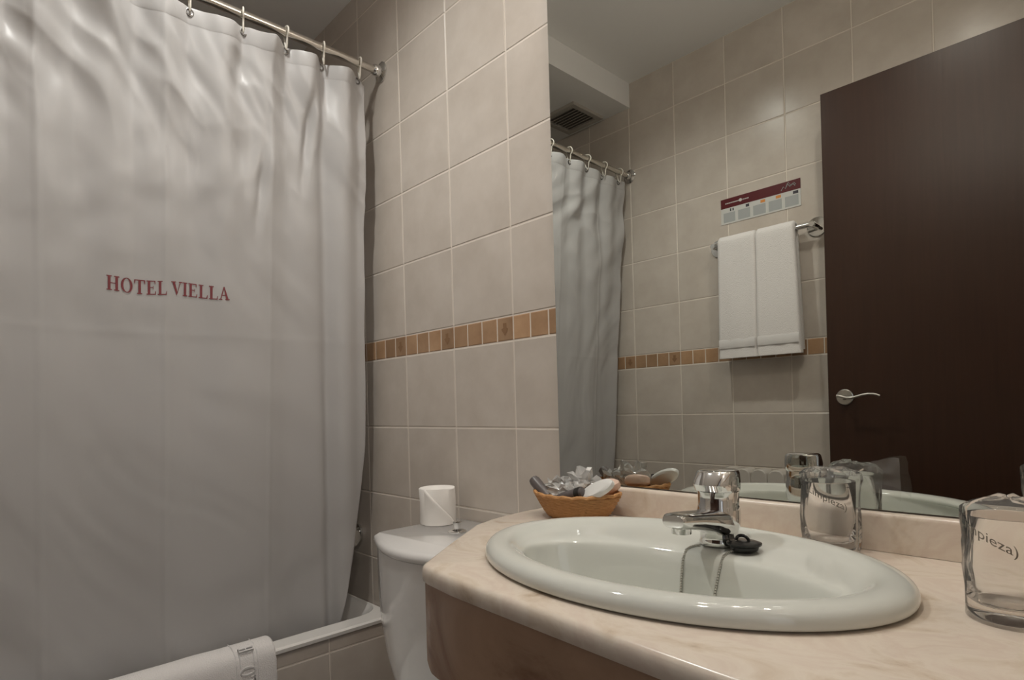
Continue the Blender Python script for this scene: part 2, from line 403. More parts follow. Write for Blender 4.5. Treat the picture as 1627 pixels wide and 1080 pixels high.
# ------------------------------------------------------------------ bathtub
TUBX0, TUBX1 = XL+.003, -.310
TUBZ = .456
tub = thing('bathtub', ((TUBX0+TUBX1)/2, -DEPTH/2, 0), 'white enamel bathtub along the wall behind the shower curtain', 'bathtub')
def rr(x0, x1, y0, y1, r, z, n=10):
    pts = []
    for cx, cy, a0 in ((x1-r, y1-r, 0), (x0+r, y1-r, 90), (x0+r, y0+r, 180), (x1-r, y0+r, 270)):
        for k in range(n+1):
            a = math.radians(a0+90*k/n); pts.append((cx+r*math.cos(a), cy+r*math.sin(a), z))
    return pts
y0t, y1t = -DEPTH+.003, -.003
b = NB()
loft(b, [rr(TUBX0, TUBX1, y0t, y1t, .004, TUBZ-.014), rr(TUBX0, TUBX1+.001, y0t, y1t, .004, TUBZ-.005), rr(TUBX0, TUBX1-.004, y0t, y1t, .006, TUBZ),
         rr(TUBX0+.05, TUBX1-.058, y0t+.06, y1t-.006, .075, TUBZ), rr(TUBX0+.056, TUBX1-.064, y0t+.066, y1t-.010, .073, TUBZ-.006),
         rr(TUBX0+.065, TUBX1-.073, y0t+.075, y1t-.06, .08, TUBZ-.05), rr(TUBX0+.09, TUBX1-.085, y0t+.12, y1t-.10, .10, .20),
         rr(TUBX0+.13, TUBX1-.125, y0t+.18, y1t-.16, .09, .13)], cap0=False)
ob('basin_shell', here(tub, b), 'enamel', tub)
b = NB(); box(b, -.36, -.3185, y0t, y1t, 0, TUBZ-.015, 1)
tiles(b, y0t, y1t, 0.002, TUBZ-.016, -.205, lambda u, d, z: (-.3185+d, u, z), False)
ob('tiled_panel', here(tub, b), ['tile', 'grout', 'mosaic', 'motif'], tub, smooth=False)

# bath mixer on the back wall over the tub
t = thing('bath_mixer', (-.585, 0, .665), 'chrome bath mixer tap on tiled wall behind the shower curtain edge', 'tap')
b = NB(); lathe(b, [(.022, -.10), (.026, -.095), (.026, .095), (.022, .10)], axis='X', c=(0, -.055, 0)); ob('body', b, 'chrome', t)
for s in (-1, 1):
    b = NB(); lathe(b, [(.028, -.001), (.028, -.008), (.015, -.012), (.015, -.04)], axis='Y', c=(.07*s, 0, 0), cap0=True); ob('wall_flange', b, 'chrome', t)
    b = NB(); lathe(b, [(.014, .098*s), (.026, .106*s), (.029, .118*s), (.027, .132*s), (.016, .138*s)], axis='X', c=(0, -.055, 0)); ob('knob', b, 'chrome', t)
b = NB(); tube(b, [(0, -.06, -.01), (0, -.10, -.02), (0, -.15, -.035), (0, -.165, -.06)], .014, 16); ob('spout', b, 'chrome', t)

# ------------------------------------------------------------------ shower rod, curtain and hooks
RX, RZ = -.308, 2.0375
t = thing('shower_rod', (RX, -DEPTH/2, RZ), 'polished metal shower rod running wall to wall above the bathtub', 'curtain rod')
b = NB(); lathe(b, [(.0105, -DEPTH/2+.004), (.0105, DEPTH/2-.004)], axis='Y', n=24); ob('pole', b, 'rodm', t)
for s in (-1, 1):
    b = NB(); e = s*(DEPTH/2-.0002)
    lathe(b, [(.029, e), (.029, e-s*.003), (.024, e-s*.006), (.016, e-s*.009), (.0155, e-s*.024), (.0125, e-s*.028)], axis='Y', n=40)
    bmesh.ops.recalc_face_normals(b, faces=b.faces); ob('flange', b, 'chrome', t)
HY = [-.071, -.179, -.282, -.389, -.509, -.622, -.731, -.84, -.95, -1.06, -1.165]
ZT = 2.006
def yedge(z):
    return -.047 - .068*max(0, (.95-z)/.5)**1.3 - .004*math.sin(z*5)
def csurf(y, z):
    t = (2.0-z)/1.54
    x = RX - .004 - .118*max(0, t)
    # distance along the hooks
    b0 = 0.0
    for a, c in zip(HY, HY[1:]):
        if c <= y <= a:
            u = (a-y)/(a-c)      # 0 at the hook nearer the wall
            b0 = math.sin(PI*(1-(1-u)**0.75 if False else u**0.8))**2
    tt = max(0, t)
    x += b0*(.018*math.exp(-tt*7) + .010*math.exp(-tt*2.2))
    # broad vertical folds that wander with height
    w1 = math.sin(y*13.5+1.1*tt+.4) ; w2 = math.sin(y*29-1.9*tt+1.0); w3 = math.sin(y*7.3+.8*tt+2.2)
    x += (.006+.006*tt)*w1 + .0045*w2*(.4+tt*.8) + .010*w3*min(1, tt*2)
    # the narrow fold beside the free edge
    yc = -.178 + .035*tt
    x += -.020*math.exp(-((y-yc)/.018)**2)*min(1, .35+tt) + .012*math.exp(-((y-yc-.05)/.035)**2)
    # slanting puckers high on the cloth
    wq = noise.noise(Vector((y*2.3, z*2.6, 9.3)))*1.3
    n = noise.fractal(Vector((y*6+z*3.2+wq, z*2.2-y*1.6-wq*.8, 3.1)), 1.0, 2.0, 3)
    n3 = abs(noise.noise(Vector((y*11+z*5+wq*2, z*7-y*5, 1.7))))
    n2 = noise.noise(Vector((y*15+z*8, z*4.5-y*4, 7.7)))
    for yq, zq, sy_, sz_, dd in ((-.222, 1.80, .012, .11, .016), (-.345, 1.64, .013, .10, .014), (-.40, 1.90, .02, .07, .012), (-.62, 1.85, .03, .10, .014), (-.77, 1.78, .022, .09, .014)):
        ys = y-yq-(z-zq)*.10
        if abs(ys) < .12: x -= dd*math.exp(-(ys/sy_)**2-((z-zq)/sz_)**2)
    x += (n*.0135+n2*.007-n3*.009)*math.exp(-((tt-.08)/.20)**2) + n*.0045
    # ironed creases
    for yy in (-.565, -.325, -.80, -1.05):
        x += .0018*max(0, 1-abs(y-yy+.004*math.sin(z*3))/.010)
    x += .0006*max(0, 1-abs(z-1.245)/.014)
    return x
cur = thing('shower_curtain', (RX, -DEPTH/2, ZT-.006), 'long white shower curtain with maroon lettering hanging inside the bathtub', 'shower curtain')
b = NB(); NY, NZ = 420, 300; grid = []
def ctop(y):
    s = 0
    for a, c in zip(HY, HY[1:]):
        if c <= y <= a: s = math.sin(PI*(a-y)/(a-c))**2
    return ZT - .007*s - (.02*max(0, (y+.071)/.03)**1.2 if y > -.071 else 0)
for j in range(NZ+1):
    row = []
    for i in range(NY+1):
        zt = None
        v = j/NZ
        z = 1.99*(1-v)+.40*v
        ye = yedge(z); y = ye + (-1.205-ye)*(i/NY)
        z = ctop(y)*(1-v)+.40*v
        row.append(b.verts.new((csurf(y, z), y, z)))
    grid.append(row)
for j in range(NZ):
    for i in range(NY):
        b.faces.new((grid[j][i], grid[j][i+1], grid[j+1][i+1], grid[j+1][i]))
bmesh.ops.recalc_face_normals(b, faces=b.faces)
cl = ob('cloth', here(cur, b), 'curtain', cur)
md = cl.modifiers.new('thick', 'SOLIDIFY'); md.thickness = .0007; md.offset = 0
# doubled top hem: a slightly raised strip
b = NB(); prev = None
for i in range(NY+1):
    y = -.052 + (-1.20+.052)*i/NY; zt = ctop(y)-.0005
    c = [b.verts.new((csurf(y, z)+d, y, z)) for z, d in ((zt, .0007), (zt-.004, .0014), (zt-.034, .0016), (zt-.0375, .0005))]
    if prev:
        for k in range(3): b.faces.new((prev[k], c[k], c[k+1], prev[k+1]))
    prev = c
bmesh.ops.recalc_face_normals(b, faces=b.faces)
ob('hem', here(cur, b), 'curtain', cl)
# maroon embroidered name
polys, wd = text_polys('HOTEL VIELLA')
b = NB(); ya, yb, H = -.678, -.424, .0320
pos = 0
for q in polys:
    # cut long shapes so that they follow the cloth
    cx = [a for a, _ in q]
    vs = []
    for a, c in q:
        y = ya+(yb-ya)*a/wd
        z = 1.334 + c*H + .002*math.sin(a*1.1+2.0) + .002*a/wd
        vs.append(b.verts.new((csurf(y, z)+.0016, y, z)))
    try: b.faces.new(vs)
    except ValueError: pass
ob('embroidery', here(cur, b), 'red', cur, smooth=False)
for k, y in enumerate(HY):
    b = NB(); z = ctop(y)-.012; x = csurf(y, z)
    loops = []
    for i in range(20):
        a = 2*PI*i/20; r0 = .0075
        loops.append([(x+.0018*math.sin(2*PI*m/8)+.0025, y+(r0+.0022*math.cos(2*PI*m/8))*math.cos(a), z+(r0+.0022*math.cos(2*PI*m/8))*math.sin(a)) for m in range(8)])
    loops.append(loops[0]); loft(b, loops, False, False)
    ob('grommet', here(cur, b), 'grom', cl)
pos_words = ['first from the toilet end', 'second from the toilet end', 'third from the toilet end', 'fourth from the toilet end',
    'fifth from the toilet end', 'sixth, halfway along', 'fifth from the vent end', 'fourth from the vent end',
    'third from the vent end', 'second from the vent end', 'first from the vent end']
hook0 = None
for k, y in enumerate(HY):
    if hook0 is None:
        b = NB(); pts = []
        for i in range(22):     # hook over the rod, crossing and closing at the grommet
            a = math.radians(-140+i*(320/21.0))
            pts.append((math.sin(a)*.0165*1.0, .0015*math.sin(i*.3), .0155*math.cos(a)-.0015))
        pts = [(-.004, .001, -.040), (-.0075, 0, -.027)] + pts[3:-2] + [(.006, -.001, -.026), (.0045, -.001, -.038), (.0015, -.001, -.044), (-.003, 0, -.042)]
        tube(b, pts, .0023, 10)
        hook0 = ob('curtain_hook', b, 'hook'); o = hook0
    else:
        o = hook0.copy(); COL.objects.link(o)
    o.location = (RX, y, RZ+.0015); o.rotation_euler = (0, 0, random.uniform(-.25, .25))
    tag(o, 'ivory plastic curtain hook on the shower rod, '+pos_words[k], 'curtain hook', 'curtain hooks on the shower rod')

# bath mat folded over the tub edge
t = thing('bath_mat', (-.33, -.60, TUBZ), 'white terry bath mat folded over the bathtub edge below the curtain', 'bath mat')
b = NB(); loops = []
ym0, ym1 = -.352, -.98
for i in range(60):
    u = i/59; y = ym0+(ym1-ym0)*u
    e = 1 if 0 < i < 59 else .6
    path = [(-.395, .40), (-.388, .44), (-.374, .474), (-.350, .489), (-.322, .488), (-.300, .476), (-.2945, .452), (-.293, .40), (-.292, .34), (-.291, .27)]
    wob = lambda a: .003*noise.noise(Vector((y*14, a*3, 0)))
    th = .013*e
    path = [(a_, c_-.006) for a_, c_ in path]
    out = []; inn = []
    for k, (px, pz) in enumerate(path):
        a, c = path[max(0, k-1)], path[min(len(path)-1, k+1)]
        dx, dz = c[0]-a[0], c[1]-a[1]; l = math.hypot(dx, dz); nx, nz = -dz/l, dx/l
        if nx*(px+.34)+nz*(pz-.44) < 0 and k > 1: nx, nz = -nx, -nz
        if k <= 1: nx, nz = -abs(nx), nz if nz > 0 else -nz
        out.append((px+nx*(.004+wob(k)), y, pz+nz*(.004+wob(k)))); inn.append((px-nx*th*.3, y, pz-nz*th*.3))
    loops.append(out+inn[::-1])
loft(b, loops); bmesh.ops.recalc_face_normals(b, faces=b.faces)
mt0 = ob('terry', here(t, b), 'towel', t, sub=1)
b = NB()
for yc in (-.402, -.452):    # two ribs of the woven band, following the fold
    tube(b, [(-.352, yc, .4925), (-.322, yc, .4920), (-.299, yc, .4785), (-.2905, yc, .452), (-.289, yc, .40), (-.288, yc, .30)], .0012, 8)
polys, wd = text_polys('HOTEL VIELLA')
for q in polys:
    # letters turned a quarter, reading down the outer side, raised in the weave
    ring = []
    for a, c in q:
        s = .006+a*.028; yy = -.444+c*.034
        if s < .03: x, z, n = -.312+s*.55, .4915-s*.25, (0.3, .95)
        else: x, z, n = -.2910, .484-s, (1, 0)
        ring.append((Vector((x, yy, z)), Vector((n[0], 0, n[1]))))
    top = [b.verts.new(p+n*.003) for p, n in ring]; bot = [b.verts.new(p-n*.002) for p, n in ring]
    try:
        b.faces.new(top)
        for i in range(len(top)): b.faces.new((bot[i], bot[(i+1) % len(top)], top[(i+1) % len(top)], top[i]))
    except ValueError: pass
bmesh.ops.recalc_face_normals(b, faces=b.faces)
bmesh.ops.translate(b, verts=b.verts, vec=(-.0006, 0, -.007)); ob('woven_band', here(t, b), 'towel_band', mt0)

# ------------------------------------------------------------------ toilet
TZ = .772
tx, ty = .168, -.135
toi = thing('toilet', (tx, -.30, 0), 'white china toilet with tall cistern between bathtub and vanity', 'toilet')
def tank_loop(hw, yb, yf, z, bow=.055, n=14):
    pts = []
    r = .022
    # front edge bowed, from left to right, then back
    L0, R0 = tx-hw, tx+hw
    for k in range(n+1):
        u = k/n; x = L0+r*.5+(R0-L0-r)*u
        pts.append((x, yf-bow*math.sin(PI*u) if 0 < u < 1 else yf, z))
    for k in range(1, 5):
        a = -PI/2+PI/2*k/5; pts.append((R0-r*.5+r*.5*math.cos(a), yf+.03+.03*math.sin(a), z))
    pts.append((R0, yb, z)); pts.append((L0, yb, z))
    for k in range(1, 5):
        a = PI+PI/2*k/5; pts.append((L0+r*.5+r*.5*math.cos(a), yf+.03+.03*math.sin(a), z))
    return pts
b = NB()
loft(b, [tank_loop(.085, -.02, -.19, .40), tank_loop(.120, -.012, -.212, .44), tank_loop(.150, -.008, -.222, .48), tank_loop(.168, -.006, -.228, .52), tank_loop(.176, -.006, -.232, .57), tank_loop(.179, -.006, -.235, .64), tank_loop(.180, -.006, -.236, TZ-.022)])
bmesh.ops.recalc_face_normals(b, faces=b.faces); ob('cistern', here(toi, b), 'tank', toi, angle=60)
b = NB()
loft(b, [tank_loop(.176, -.006, -.232, TZ-.0215), tank_loop(.182, -.004, -.238, TZ-.0205), tank_loop(.1845, -.004, -.241, TZ-.014), tank_loop(.1835, -.004, -.239, TZ-.006), tank_loop(.177, -.006, -.231, TZ)])
bmesh.ops.recalc_face_normals(b, faces=b.faces); lid0 = ob('cistern_lid', here(toi, b), 'tank', toi, angle=80)
b = NB(); bc = (.137, -.112)
lathe(b, [(.0005, TZ+.0005), (.021, TZ+.0005), (.021, TZ+.003), (.017, TZ+.005), (.011, TZ+.0045), (.0105, TZ+.001)], c=(bc[0], bc[1], 0), cap0=False, cap1=False)
lathe(b, [(.0075, TZ), (.0075, TZ+.010), (.0095, TZ+.022), (.0092, TZ+.0245), (.0005, TZ+.0248)], c=(bc[0], bc[1], 0), cap0=False)
ob('flush_button', here(toi, b), 'chrome', lid0)
b = NB()
def bowl(hw, yf, z, yb=-.16): return [(tx+hw*math.cos(a), (yf+yb)/2+abs(yf-yb)/2*math.sin(a), z) for a in [2*PI*i/40 for i in range(40)]]
loft(b, [bowl(.10, -.50, 0), bowl(.10, -.50, .04), bowl(.09, -.48, .15), bowl(.12, -.56, .27), bowl(.17, -.64, .37), bowl(.18, -.66, .395), bowl(.14, -.61, .395, -.26), bowl(.12, -.58, .34, -.28), bowl(.07, -.5, .26, -.34)])
bmesh.ops.recalc_face_normals(b, faces=b.faces); ob('bowl', here(toi, b), 'tank', toi, angle=70)
b = NB(); loft(b, [bowl(.183, -.668, .396, -.22), bowl(.187, -.672, .405, -.22), bowl(.185, -.67, .425, -.22), bowl(.17, -.65, .432, -.225)])
bmesh.ops.recalc_face_normals(b, faces=b.faces); ob('seat_lid', here(toi, b), 'white', toi, angle=70)

# toilet roll, end folded to a point
rx, ry = .016, -.076
t = thing('toilet_roll', (rx, ry, TZ), 'white toilet paper roll with diagonally folded end standing on cistern lid', 'toilet roll')
RR, RH = .0435, .086
b = NB()
def rloop(r, z, w=0):
    return [((r+w*noise.noise(Vector((math.cos(a)*2, math.sin(a)*2, z*30))))*math.cos(a), (r+w*noise.noise(Vector((math.cos(a)*2, math.sin(a)*2, z*30))))*math.sin(a), z+.0015+ (.0035*math.sin(2*a+.6) if z > .09 and r > .03 else 0)) for a in [2*PI*i/48 for i in range(48)]]
loft(b, [rloop(.019, .002), rloop(RR-.001, 0), rloop(RR, .002, .002), rloop(RR, .05, .003), rloop(RR, RH-.002, .002), rloop(RR-.001, RH), rloop(.024, RH-.002), rloop(.018, RH-.006), rloop(.006, RH-.007)], True, True)
bmesh.ops.recalc_face_normals(b, faces=b.faces); ob('paper', b, 'paper', t, angle=50)
b = NB()   # outer sheet folded into a triangle: a thick diagonal ridge facing the camera
fa = math.atan2(CAMY-ry, CAMX-rx)
pr = None
for i in range(25):
    u = i/24; a = fa-.75+1.75*u; z1 = RH+.001-(RH-.004)*min(1, max(0, (u))); z0 = .0015
    aa = a
    p = [b.verts.new((math.cos(aa)*(RR+d), math.sin(aa)*(RR+d), z)) for z, d in ((z0, .0012), (z1-.009, .0022), (z1-.003, .0038), (z1+.002, .0022), (z1+.0025, .0003))]
    if pr:
        for k in range(4): b.faces.new((pr[k], p[k], p[k+1], pr[k+1]))
    pr = p
bmesh.ops.recalc_face_normals(b, faces=b.faces); ob('folded_end', b, 'paper', t, angle=60)

# ------------------------------------------------------------------ vanity
CZ = .840
van = thing('vanity_counter', (.80, -.25, .70), 'peach marble vanity counter with brown marble apron under the mirror', 'vanity counter')
left = [(.342, -.002), (.336, -.05), (.335, -.10), (.340, -.155), (.350, -.204), (.366, -.250), (.395, -.293), (.431, -.347), (.471, -.405), (.511, -.461)]
corner = [(.5155, -.4675), (.523, -.4725)]
front = [(.540, -.4775), (.60, -.4860), (.66, -.4900), (.75, -.4950), (.86, -.5010), (.96, -.506), (1.10, -.510), (XR-.003, -.510)]
outline = left+corner+front+[(XR-.003, -.002)]
BC = (.770, -.2653)
def ins(pts, d):   # inward offset of the free edges only
    c = Vector((.9, -.2)); out = []
    n = len(pts)
    for i, p in enumerate(pts):
        a = Vector(pts[max(0, i-1)]) if i > 0 else Vector(p); q = Vector(pts[min(n-1, i+1)])
        if i >= n-2 : dd = Vector((0, d)) if pts[i][1] < -.1 else Vector((0, 0))
        else:
            tg = (q-a).normalized(); nn = Vector((-tg.y, tg.x))
            dd = nn*d
        out.append((min(p[0]+dd.x, XR-.003), min(p[1]+dd.y, -.002)))
    return out
def fine(pts, n=3):
    out = []
    for a, c in zip(pts, pts[1:]):
        for k in range(n): out.append((a[0]+(c[0]-a[0])*k/n, a[1]+(c[1]-a[1])*k/n))
    out.append(pts[-1]); return out
b = NB()
lev = [(.005, CZ-.024), (.001, CZ-.0225), (.0, CZ-.019), (.0, CZ-.010), (.0012, CZ-.005), (.004, CZ-.0015), (.008, CZ)]
rows = [[b.verts.new((x, y, z)) for x, y in ins(outline, d)] for d, z in lev]
n = len(outline)
for a, c in zip(rows, rows[1:]):
    for i in range(n): b.faces.new((a[i], a[(i+1) % n], c[(i+1) % n], c[i]))
hole = []
for z, row in ((CZ, rows[-1]), (CZ-.024, rows[0])):
    hv = [b.verts.new((p[0], p[1], z)) for p in ell(BC[0], BC[1], .262, .182, z, 40)]
    hole.append(hv)
    es = []
    for lp in (row, hv):
        for i in range(len(lp)):
            e = b.edges.get((lp[i], lp[(i+1) % len(lp)])) or b.edges.new((lp[i], lp[(i+1) % len(lp)])); es.append(e)
    bmesh.ops.triangle_fill(b, use_beauty=True, use_dissolve=False, edges=es)
for i in range(40): b.faces.new((hole[0][i], hole[0][(i+1) % 40], hole[1][(i+1) % 40], hole[1][i]))
bmesh.ops.recalc_face_normals(b, faces=b.faces)
ob('countertop', here(van, b), 'marble', van, angle=50)
# apron
b = NB(); path = fine(corner[:1]+corner[1:]+front, 4); N_ = len(path)
def off(d):
    return ins([left[-1]]+path, d)[1:]
top_z, bot_z = CZ-.0225, .697
o1, o2 = off(.0035), off(.023)
cols = []
x00 = o1[0][0]
for (xa, ya_), (xb, yb_) in zip(o1, o2):
    s = xa-x00
    zb = bot_z + (.03-math.sqrt(max(0, .03**2-(.03-s)**2)) if 0 <= s < .03 else 0)
    cols.append([(xa, ya_, top_z), (xa, ya_, zb), (xb, yb_, zb), (xb, yb_, top_z)])
loft(b, cols); bmesh.ops.recalc_face_normals(b, faces=b.faces)
ob('apron', here(van, b), 'marble_d', van, angle=30, bevel=.0015)
# backsplash
b = NB()
prof = [(-.0015, CZ+.0005), (-.020, CZ+.0005), (-.020, CZ+.046), (-.0185, CZ+.0505), (-.016, CZ+.052), (-.0015, CZ+.052)]
loft(b, [[(x, y, z) for y, z in prof] for x in (.352, XR-.003)]); bmesh.ops.recalc_face_normals(b, faces=b.faces)
ob('backsplash', here(van, b), 'marble', van, angle=50)

# washbasin
bas = thing('washbasin', (BC[0], BC[1], CZ), 'oval grey-white china washbasin set into the marble counter', 'washbasin')
cx, cy = BC
A0, B0 = .2758, .1955
RINGS = [(cx, cy, A0-.020, B0-.020, CZ-.02), (cx, cy, A0-.016, B0-.016, CZ+.001), (cx, cy, A0-.003, B0-.003, CZ+.001), (cx, cy, A0, B0, CZ+.0055), (cx, cy, A0-.0005, B0-.0005, CZ+.0145), (cx, cy, A0-.0085, B0-.008, CZ+.0225), (cx, cy, A0-.026, B0-.023, CZ+.025), (cx, cy, A0-.038, B0-.034, CZ+.0215),
    (cx+.001, cy-.003, A0-.046, B0-.043, CZ+.016), (cx+.008, cy-.018, .221, .135, CZ+.0125), (cx+.014, cy-.033, .215, .117, CZ+.011), (cx+.018, cy-.044, .2095, .1045, CZ+.0085), (cx+.018, cy-.0455, .206, .1005, CZ+.003), (cx+.018, cy-.047, .203, .096, CZ-.010), (cx+.016, cy-.047, .186, .088, CZ-.045),
    (cx+.01, cy-.045, .155, .074, CZ-.090), (cx, cy-.040, .11, .055, CZ-.120), (cx, cy-.035, .05, .034, CZ-.130), (cx, cy-.035, .022, .022, CZ-.132)]
b = NB(); loft(b, [ell(*r_[:4], r_[4], 64) for r_ in RINGS], False, True)
b.faces.ensure_lookup_table()
bmesh.ops.recalc_face_normals(b, faces=b.faces)
bowl_obj = ob('basin_bowl', here(bas, b), 'china', bas, sub=2)
b = NB(); lathe(b, [(.020, CZ-.128), (.021, CZ-.1265), (.016, CZ-.128), (.0005, CZ-.131)], c=(cx, cy-.035, 0), cap0=False); ob('drain_ring', here(bas, b), 'chrome', bas)

# mixer tap
TX, TY, TB = .789, -.158, CZ+.0125
tap = thing('basin_tap', (TX, TY, TB), 'chrome mixer tap with squat handle on back deck of washbasin', 'tap')
b = NB()
lathe(b, [(.0265, 0), (.0270, .003), (.0255, .007), (.0255, .018), (.0280, .026), (.0290, .034), (.0288, .048), (.0280, .0525)])
ob('body', b, 'chrome', tap, angle=50)
b = NB()
def spsec(y, z, hw, hh, n=20, p=3.2): 
    r = []
    for i in range(n):
        a = 2*PI*i/n; c, s = math.cos(a), math.sin(a)
        r.append((hw*math.copysign(abs(c)**(2/p), c), y, z+hh*math.copysign(abs(s)**(2/p), s)))
    return r
loft(b, [spsec(.022, .030, .012, .014), spsec(.012, .030, .022, .019), spsec(-.004, .030, .0275, .0205), spsec(-.022, .033, .0262, .0175), spsec(-.045, .038, .0225, .0140), spsec(-.07, .0425, .0195, .0120), spsec(-.098, .046, .0180, .0108), spsec(-.113, .0475, .0172, .0098), spsec(-.118, .0478, .0150, .0075)])
bmesh.ops.recalc_face_normals(b, faces=b.faces); sp0 = ob('spout', b, 'chrome', tap, angle=60)
b = NB(); lathe(b, [(.0125, .040), (.0125, .030), (.0105, .0295), (.0105, .032), (.0005, .032)], c=(0, -.098, 0)); ob('aerator', b, 'chrome', sp0)
b = NB(); lathe(b, [(.0280, .0525), (.0275, .054), (.0275, .0715), (.0280, .0735)]); ob('cartridge_collar', b, 'chrome', tap)
b = NB()
def hsec(z, r, fx, p=2.3, n=32):    # round at the back, pushed forward as a stub lever
    out = []
    for i in range(n):
        a = 2*PI*i/n; c, s = math.cos(a), math.sin(a)
        x = r*math.copysign(abs(c)**(2/p), c); y = r*math.copysign(abs(s)**(2/p), s)
        if s < 0: y *= fx
        out.append((x, y, z))
    return out
loft(b, [hsec(.0738, .0272, 1.0, 2.6), hsec(.0750, .0278, 1.10, 2.6), hsec(.084, .0280, 1.30, 2.8), hsec(.090, .0279, 1.16, 2.8), hsec(.0985, .0275, .92, 2.6), hsec(.1015, .0265, .86, 2.4), hsec(.1028, .0245, .80, 2.3)])
bmesh.ops.recalc_face_normals(b, faces=b.faces); ob('handle', b, 'chrome', tap, angle=35)

# plug on its chain
pg = thing('basin_plug', (.833, -.176, CZ+.0125), 'black rubber plug lying on the washbasin deck beside the tap', 'plug')
b = NB(); lathe(b, [(.015, .0), (.0175, .002), (.0185, .006), (.0222, .0085), (.0222, .0105), (.016, .0125), (.0005, .013)]); o = ob('stopper', b, 'rubber', pg)
b = NB(); pts = [(.0085*math.cos(a)-.003, .002, .0125+.0065*math.sin(a)) for a in [PI*i/14 for i in range(15)]]; tube(b, pts, .0022, 8); ob('pull_ring', b, 'rubber', pg)
b = NB()
def chain(path, step=.0034, r=.0019):
    acc = 0; P = [Vector(p) for p in path]
    for a, c in zip(P, P[1:]):
        l = (c-a).length; s = acc
        while s < l:
            ball(b, a+(c-a)*(s/l), r, 6, 4); s += step
        acc = s-l
from mathutils.bvhtree import BVHTree
bpy.context.view_layer.update()
dg = bpy.context.evaluated_depsgraph_get(); eo = bowl_obj.evaluated_get(dg); em = eo.to_mesh()
tree = BVHTree.FromPolygons([bowl_obj.matrix_world @ v.co for v in em.vertices], [list(p.vertices) for p in em.polygons]); eo.to_mesh_clear()
def deck(x, y):
    h = tree.ray_cast(Vector((x, y, CZ+.08)), Vector((0, 0, -1)))[0]; return (x, y, h.z+.0016)
def side(x, z):
    h = tree.ray_cast(Vector((x, -.34, z)), Vector((0, 1, 0)))[0]; return (x, h.y-.0018, z)
pathA = [(.824, -.180, CZ+.024), deck(.822, -.186), deck(.820, -.196), deck(.8195, -.206)] + [side(.8195-.0010*k, CZ-.002-.010*k) for k in range(9)]
pathB = [deck(.775, -.182), deck(.769, -.190), deck(.766, -.198), deck(.7655, -.206)] + [side(.7655+.0005*k, CZ-.002-.010*k) for k in range(9)]
chain(pathA + [deck(.80, -.26), deck(.782, -.29), deck(.765, -.26)] + pathB[::-1])
ob('ball_chain', here(pg, b), 'satin', pg)

# mirror
mi = thing('wall_mirror', (.81, 0, .895), 'large frameless wall mirror above the marble backsplash', 'mirror')
MX0, MX1, MZ0, MZ1 = .3555, XR-.004, CZ+.0545, 1.98
b = NB(); vs = box(b, MX0, MX1, -.0050, -.0006, MZ0, MZ1)
for f in b.faces: f.material_index = 0 if abs(f.calc_center_median().y+.005) < 1e-5 else 1
ob('mirror_pane', here(mi, b), ['mirror', 'mirror_edge'], mi, smooth=False)

# added lamp bar above the mirror, out of view; its bulbs fill the room
t = thing('added_lamp_bar', (.82, 0, 2.08), 'added out-of-view chrome lamp bar with three fill bulbs above the mirror', 'added fill lamp')
b = NB(); box(b, -.28, .28, -.030, -.0005, -.02, .02); ob('bar', b, 'chrome', t, smooth=False, bevel=.003)
for k, x_ in enumerate((-.20, 0, .20)):
    b = NB(); lathe(b, [(.020, -.030), (.022, -.045), (.018, -.052)], axis='Y', c=(x_, 0, 0)); ob('socket', b, 'chrome', t)
    b = NB(); ball(b, (x_, -.072, 0), .021, 20, 12); ob('bulb', b, 'bulb', t)

# ------------------------------------------------------------------ basket with toiletries
BX, BY, BZ = .468, -.086, CZ
t = thing('wicker_basket', (BX, BY, BZ), 'small oval wicker basket on the counter corner by the mirror', 'basket')
b = NB(); NA, NR = 96, 14; prof = []
for k in range(NR+1):
    u = k/NR; prof.append((.060+.032*u**.8, .038+.022*u**.8, .001+.043*u))
loops = []
for k, (a_, b_, z_) in enumerate(prof):
    lp = []
    for i in range(NA):
        th = 2*PI*i/NA; wv = .0016*(1 if ((i//3)+k) % 2 else -1)
        lp.append(((a_+wv)*math.cos(th), (b_+wv)*math.sin(th), z_))
    loops.append(lp)
inner = [[((a_-.004)*math.cos(2*PI*i/NA), (b_-.004)*math.sin(2*PI*i/NA), z_+.003) for i in range(NA)] for a_, b_, z_ in prof[::-1]]
loft(b, loops+inner, True, True); bmesh.ops.recalc_face_normals(b, faces=b.faces); ob('woven_body', b, 'wicker', t, angle=180)
b = NB(); rim = [(.0915*math.cos(2*PI*i/60), .0595*math.sin(2*PI*i/60), .045+.0012*math.sin(i*1.9)+.004*math.cos(2*PI*i/60)**2) for i in range(61)]
tube(b, rim, .0032, 8); ob('rim', b, 'wicker', t)
def capsule(name, p0, p1, r, mat, label, cat, flat=1.0, cap=None):
    p0, p1 = Vector(p0), Vector(p1)
    t = thing(name, p0, label, cat, None)
    d = p1-p0; L = d.length; q = d.to_track_quat('Z', 'X').to_matrix().to_4x4()
    b = NB(); lathe(b, [(r*.4, 0), (r*.85, r*.25), (r, r*.8), (r, L*.5), (r, L-r*.8), (r*.85, L-r*.25), (r*.4, L)], n=24)
    for v in b.verts: v.co.y *= flat; v.co = q @ v.co
    ob('tube_body', b, mat, t)
    if cap:
        b = NB(); lathe(b, [(r*1.04, L*.72), (r*1.06, L*.74), (r*1.06, L*.90)], n=24, cap0=False, cap1=False)
        for v in b.verts: v.co.y *= flat; v.co = q @ v.co
        ob('band', b, cap, t)
    return t
capsule('toiletry_tube', (BX-.025, BY-.030, BZ+.022), (BX-.088, BY-.026, BZ+.070), .0108, 'tube', 'dark grey toiletry tube leaning out of the left end of the wicker basket', 'toiletry tube')
